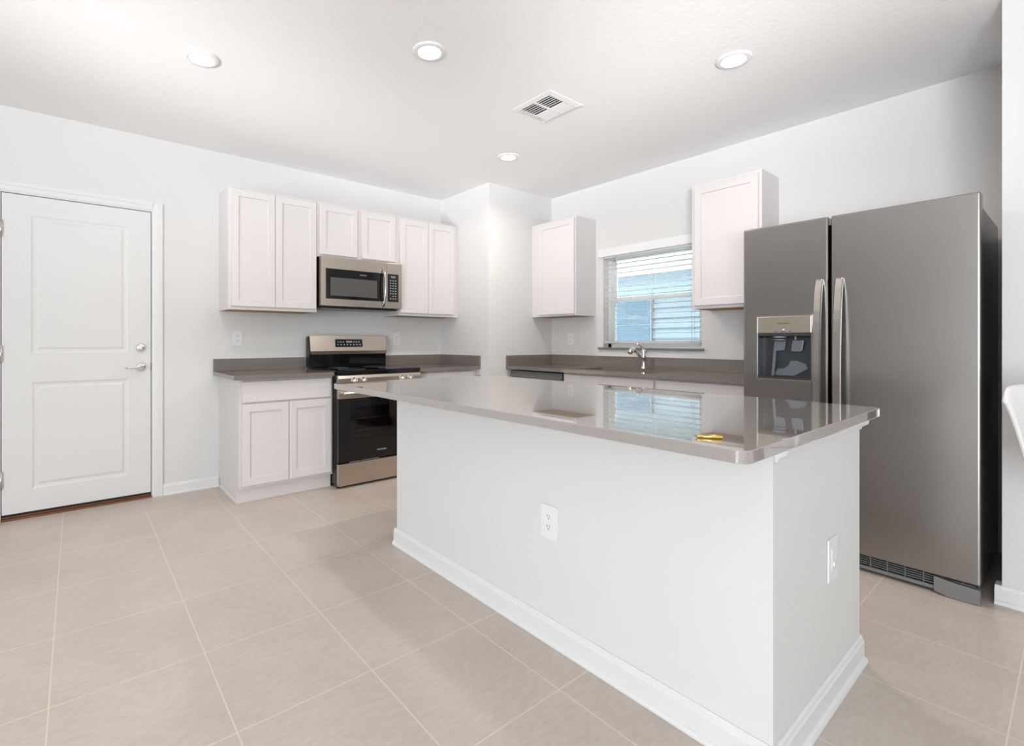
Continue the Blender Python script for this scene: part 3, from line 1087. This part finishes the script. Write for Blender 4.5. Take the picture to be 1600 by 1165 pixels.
# ================================================================== DISHWASHER
t = thing('dishwasher', 'steel-fronted dishwasher under the counter at the left end of the sink run', 'dishwasher', (XB, CHY-0.012, 0), -PI/2)
DWW = 0.655
b = MB().box(0.004, DWW-0.004, -0.585, -0.03, 0.10, 0.868)
b.build('tub', 'black_satin', t)
b = MB().box(0.002, DWW-0.002, -0.618, -0.5855, 0.115, 0.806, 0.004)
b.build('door', 'steel', t)
b = MB().prism([(-0.5855, 0.808), (-0.618, 0.808), (-0.622, 0.816), (-0.605, 0.868), (-0.5855, 0.868)], 'x', 0.002, DWW-0.002)
cp_ = b.build('control_panel', 'grey_plastic', t)
b = MB().box(0.02, DWW-0.02, -0.56, -0.04, 0.0005, 0.10)
b.build('toe_kick', 'black_satin', t)

# ================================================================== REFRIGERATOR
FX = 0.010
FY0, FYG0, FYG1, FY1 = -3.0567, -3.472, -3.486, -4.0266
t = thing('refrigerator', 'tall stainless side-by-side refrigerator with an ice and water dispenser', 'refrigerator', (FX, FY0, 0), -PI/2)
# local: x = along the front to the right, front at y=0 facing -y, back at +y


def L(y):
    return FY0-y


FWD = L(FY1)
DTH = 0.075
ZB, ZT = 0.086, 1.807
b = MB().box(0.006, FWD-0.008, DTH+0.012, 0.80, 0.035, 1.766, 0.004)
b.build('case', 'fridge_side', t)
b = MB().box(0.012, FWD-0.012, DTH-0.0005, DTH+0.0125, 0.10, 1.775)
b.build('door_gasket', 'rubber', t)
gx = L(FYG0)
D0, D1, DZ0, DZ1 = L(-3.133), L(-3.3995), 0.943, 1.295
b = MB().box(0, gx, 0, DTH, ZB, ZT, 0.008, 3)
fz = b.build('freezer_door', 'steel_fridge', t)
# cut the dispenser recess
cut = bpy.data.meshes.new('cut')
cb = MB().box(D0, D1, -0.05, 0.062, DZ0, DZ1)
cb.bm.to_mesh(cut)
cb.bm.free()
co = bpy.data.objects.new('cut', cut)
COL.objects.link(co)
co.parent = t
bpy.context.view_layer.update()
md_ = fz.modifiers.new('b', 'BOOLEAN')
md_.object = co
md_.operation = 'DIFFERENCE'
md_.solver = 'EXACT'
bpy.context.view_layer.update()
nm = bpy.data.meshes.new_from_object(fz.evaluated_get(bpy.context.evaluated_depsgraph_get()))
fz.modifiers.clear()
fz.data = nm
bpy.data.objects.remove(co)
b = MB().box(L(FYG1), FWD, 0, DTH, ZB, ZT, 0.008, 3)
rd = b.build('fridge_door', 'steel_fridge', t)
for f in rd.data.polygons:
    f.use_smooth = False
# bowed handles
for (nm_, y0, par) in (('handle', -3.436, fz), ('handle', -3.5235, rd)):
    hx = L(y0)
    pts, rr = [], []
    n = 18
    for i in range(n+1):
        s = i/n
        z = 1.478-s*(1.478-0.50)
        out = 0.004+0.056*math.sin(PI*min(1, max(0, s)))**0.55
        pts.append((hx, -out, z))
        rr.append(0.013 if 0 < i < n else 0.011)
    b = MB()
    # flat bar: rectangular section swept down the bow
    prev = None
    bmh = b.bm
    for (p, r_) in zip(pts, rr):
        wdt, th = 0.0175, 0.007
        ring = [bmh.verts.new((p[0]+sx*wdt*k1, p[1]+sy*th*k2, p[2])) for (sx, sy, k1, k2) in
                ((-1, -1, 0.8, 1), (1, -1, 0.8, 1), (1, -1, 1, 0.3), (1, 1, 1, 1), (-1, 1, 1, 1), (-1, -1, 1, 0.3))]
        if prev:
            for k_ in range(6):
                bmh.faces.new((prev[k_], prev[(k_+1) % 6], ring[(k_+1) % 6], ring[k_]))
        else:
            bmh.faces.new(ring[::-1])
        prev = ring
    bmh.faces.new(prev)
    bmesh.ops.recalc_face_normals(bmh, faces=bmh.faces)
    b.box(hx-0.015, hx+0.015, -0.012, -0.0003, 1.452, 1.482, 0.003).box(hx-0.015, hx+0.015, -0.012, -0.0003, 0.495, 0.53, 0.003)
    b.build(nm_, 'steel_handle', par)
# dispenser
dcx = (D0+D1)/2
b = MB()
k = 0.005
b.box(D0-k, D0+0.001, -0.003, 0.004, DZ0-k, DZ1+k, 0.001).box(D1-0.001, D1+k, -0.003, 0.004, DZ0-k, DZ1+k, 0.001)
b.box(D0, D1, -0.003, 0.004, DZ0-k, DZ0+0.001).box(D0, D1, -0.003, 0.004, DZ1-0.001, DZ1+k)
dsp = b.build('dispenser', 'steel_handle', t)
b = MB()
b.box(D0+0.0005, D0+0.006, 0.002, 0.060, DZ0+0.001, 1.20).box(D1-0.006, D1-0.0005, 0.002, 0.060, DZ0+0.001, 1.20)
b.box(D0+0.0005, D1-0.0005, 0.056, 0.061, DZ0+0.001, 1.20).box(D0+0.0005, D1-0.0005, 0.0, 0.060, DZ0+0.001, DZ0+0.012)
b.prism([(0.0, 1.200), (0.0, 1.185), (0.05, 1.175), (0.06, 1.200)], 'x', D0+0.0005, D1-0.0005)
b.build('dispenser_cavity', 'dark_plastic', dsp)
b = MB().box(D0+0.001, D1-0.001, -0.002, 0.055, 1.2005, DZ1-0.001, 0.003)
b.build('dispenser_panel', 'steel', dsp)
FACE = FACE_A
b = MB().text('FRIGIDAIRE', 0.0122, Matrix.Translation((L(-3.265), -0.0024, 1.253)) @ FACE)
b.build('logo', 'legend_dark', dsp)
for y in (-3.229, -3.266, -3.300):
    MB().box(L(y)-0.008, L(y)+0.008, -0.0026, -0.0019, 1.207, 1.2105).build('control_mark', 'legend_dark', dsp)
b = MB().lathe([(0, -0.0045), (0.0045, -0.0045), (0.005, -0.002), (0, -0.002)], (L(-3.266), 0, 1.2185), 'y', 16)
b.build('button', 'white_plastic', dsp)
b = MB()
xc = D0+0.105
b.tube([(xc+0.032*math.cos(a_), 0.026-0.022*math.sin(a_), 1.178) for a_ in [PI*k_/12 for k_ in range(13)]], 0.005, 8)
b.tube([(xc+0.030*math.cos(a_), 0.028-0.020*math.sin(a_), 1.163) for a_ in [PI*k_/12 for k_ in range(13)]], 0.004, 8)
b.build('ice_chute', 'vent_grey', dsp)
MB().tube([(xc+0.080, 0.02, 1.19), (xc+0.080, 0.02, 1.160)], 0.005, 10).build('water_nozzle', 'vent_grey', dsp)
b = MB()
b.prism([(xc-0.040, 1.00), (xc-0.028, 1.155), (xc+0.030, 1.155), (xc+0.022, 1.105), (xc-0.020, 1.10), (xc-0.030, 0.96), (xc-0.045, 0.96)], 'y', 0.030, 0.036)
b.build('paddle', 'smoke_plastic', dsp)
b = MB()
b.prism([(xc+0.055, 1.105), (xc+0.062, 1.160), (xc+0.115, 1.160), (xc+0.108, 1.105), (xc+0.100, 1.098), (xc+0.062, 1.098)], 'y', 0.030, 0.036, 0.002)
b.build('paddle', 'smoke_plastic', dsp)
b = MB()
arc = [(xc-0.02+0.055*math.cos(a_), 1.045+0.045*math.sin(a_)) for a_ in [PI+PI*k_/12 for k_ in range(13)]]
b.prism([(xc-0.03, 0.975), (xc-0.02, 1.0), (xc+0.01, 1.0), (xc+0.035, 1.018), (xc+0.045, 1.045), (xc+0.075, 1.048), (xc+0.118, 1.03), (xc+0.128, 1.005), (xc+0.10, 0.985), (xc+0.06, 0.962), (xc-0.03, 0.962)], 'y', 0.050, 0.0555)
b.build('splash_plate', 'smoke_plastic', dsp)
# hinge covers, base grille and feet
for x in (0.006, FWD-0.056):
    MB().box(x, x+0.05, DTH+0.0005, 0.14, 1.7665, 1.800, 0.004).box(x+0.004, x+0.046, 0.13, 0.19, 1.7665, 1.778, 0.003).build('hinge_cover', 'black_satin', t)
b = MB().box(0.02, FWD-0.02, 0.035, 0.05, 0.020, 0.080)
gr = b.build('base_grille', 'black_satin', t)
b = MB().box(0.02, FWD-0.02, 0.018, 0.034, 0.014, 0.030, 0.002)
for i in range(4):
    z = 0.038+i*0.0105
    b.box(0.02, FWD-0.02, 0.026, 0.034, z, z+0.0032)
for i in range(14):
    x = 0.06+i*0.0655
    b.box(x, x+0.003, 0.0245, 0.034, 0.028, 0.080)
b.build('grille_slats', 'grey_plastic', gr)
for (a, c) in ((FWD-0.150, FWD-0.002), (0.150, 0.002)):
    b = MB().prism([(a, 0.080), (a, 0.014), (a+(c-a)*0.32, 0.0015), (c, 0.0015), (c, 0.068), (a+(c-a)*0.5, 0.070)], 'y', 0.0, 0.034, 0.003)
    b.build('foot_cover', 'grey_plastic', t)
for y in (0.15, 0.78):
    for x in (0.06, FWD-0.06):
        MB().tube([(x-0.012, y, 0.0185), (x+0.012, y, 0.0185)], 0.018, 16).build('roller', 'rubber', t)


# ================================================================== CEILING LIGHTS AND VENT
LAMPS = [(-2.542, -1.378, 4.5, 'recessed ceiling light at the far left, above the entry door side'),
         (-1.627, -2.185, 6.5, 'recessed ceiling light at top centre, above the left end of the island'),
         (-0.312, -3.138, 7.2, 'recessed ceiling light at the right, in front of the refrigerator'),
         (-0.297, -1.370, 7.5, 'small-looking recessed ceiling light farthest back, near the boxed-out corner')]


def downlight(x, y, watts, label):
    t = thing('recessed_light', label, 'ceiling light', (x, y, H), 0, 'recessed ceiling lights')
    b = MB().lathe([(0.088, -0.0005), (0.088, -0.004), (0.082, -0.007), (0.066, -0.010), (0.060, -0.009), (0.058, -0.004), (0.058, -0.0005)], (0, 0, 0), 'z', 40)
    b.build('trim_ring', 'white_plastic', t)
    MB().lathe([(0, -0.0075), (0.050, -0.0075), (0.0595, -0.0055), (0.0595, -0.001), (0, -0.001)], (0, 0, 0), 'z', 40).build('lens', 'lamp_lens', t)
    l = bpy.data.lights.new('downlight_lamp', 'AREA')
    l.shape = 'DISK'
    l.size = 0.12
    l.energy = watts
    l.color = (1.0, 0.90, 0.80)
    l.spread = math.radians(150)
    o_ = bpy.data.objects.new('downlight_lamp', l)
    COL.objects.link(o_)
    o_.location = (0, 0, -0.014)
    o_.parent = t
    return t


for x, y, wt, lab in LAMPS:
    downlight(x, y, wt, lab)

VX0, VX1, VY0, VY1 = -0.845, -0.525, -2.312, -1.992
t = thing('ceiling_vent', 'square white louvred air vent in the ceiling', 'vent', ((VX0+VX1)/2, (VY0+VY1)/2, H))
va = 0.16
vi = 0.122
b = MB()
b.prism([(-va, -0.0005), (-va, -0.003), (-vi, -0.009), (-vi, -0.0005)], 'y', -va, va)
b.prism([(va, -0.0005), (va, -0.003), (vi, -0.009), (vi, -0.0005)], 'y', -va, va)
b.prism([(-va, -0.0005), (-va, -0.003), (-vi, -0.009), (-vi, -0.0005)], 'x', -vi, vi)
b.prism([(va, -0.0005), (va, -0.003), (vi, -0.009), (vi, -0.0005)], 'x', -vi, vi)
b.box(-vi, vi, -0.007, 0.007, -0.010, -0.003)
b.build('vent_frame', 'white_plastic', t)
MB().box(-vi, vi, -vi, vi, -0.0016, -0.0004).build('duct_opening', 'duct_shade', t)  # thin plate, the shade inside the duct put into its near-black colour
b = MB()
for s in (-1, 1):
    for i in range(5):
        x = s*(0.017+i*0.0225)
        for (y0, y1) in ((-vi+0.002, -0.007), (0.007, vi-0.002)):
            b.box(x-0.0082, x+0.0082, y0, y1, -0.0092, -0.0080, rot=(0, -0.30 if s < 0 else 0.42, 0))
b.build('louvers', 'white_plastic', t)

# ================================================================== STOOL AT THE RIGHT EDGE
f_ = Vector((math.sin(math.radians(38.569)), math.cos(math.radians(38.569)), 0))
r_ = Vector((f_.y, -f_.x, 0))
c_ = Vector((-3.063, -4.3053, 0)) + f_*1.6 + r_*2.187
st = thing('bar_stool', 'white moulded shell bar stool cut off by the right edge', 'stool', (c_.x, c_.y, 0), math.atan2(r_.y, r_.x))
# local x = to the right as seen, y = away
b = MB()
bm = b.bm
rows = []
NZ, NA = 20, 48
for j in range(NZ+1):
    s = j/NZ
    z = 0.66+s*0.345
    ring = []
    for i in range(NA+1):
        a_ = -1.0+2.0*i/NA                # -1..1 across the back
        hwid = 0.262+0.056*s
        # round the two top corners
        zz = z-(0.012*abs(a_)**2+0.050*max(0, (abs(a_)-0.78)/0.22)**2.6)*s**4
        xx = hwid*math.sin(a_*0.9)/math.sin(0.9)
        yy = -0.02-0.20*(1-math.cos(a_*0.9)) + 0.05*s
        ring.append(bm.verts.new((xx, -yy*0+0.16+yy*0.9, zz)))
    rows.append(ring)
for j in range(NZ):
    for i in range(NA):
        bm.faces.new((rows[j][i], rows[j][i+1], rows[j+1][i+1], rows[j+1][i]))
bmesh.ops.recalc_face_normals(bm, faces=bm.faces)
bmesh.ops.solidify(bm, geom=list(bm.faces), thickness=0.012)
b.build('backrest', 'shell_white', st, smooth=True)
b = MB().lathe([(0, 0.640), (0.10, 0.640), (0.18, 0.650), (0.205, 0.665), (0.20, 0.672), (0.10, 0.664), (0, 0.660)], (0, 0, 0), 'z', 36)
b.build('seat', 'shell_white', st)
MB().tube([(0, 0, 0.02), (0, 0, 0.64)], 0.025, 16).build('pedestal', 'base_metal', st)
MB().lathe([(0, 0.0005), (0.15, 0.0005), (0.15, 0.006), (0.06, 0.016), (0.03, 0.03), (0, 0.03)], (0, 0, 0), 'z', 32).build('base', 'base_metal', st)
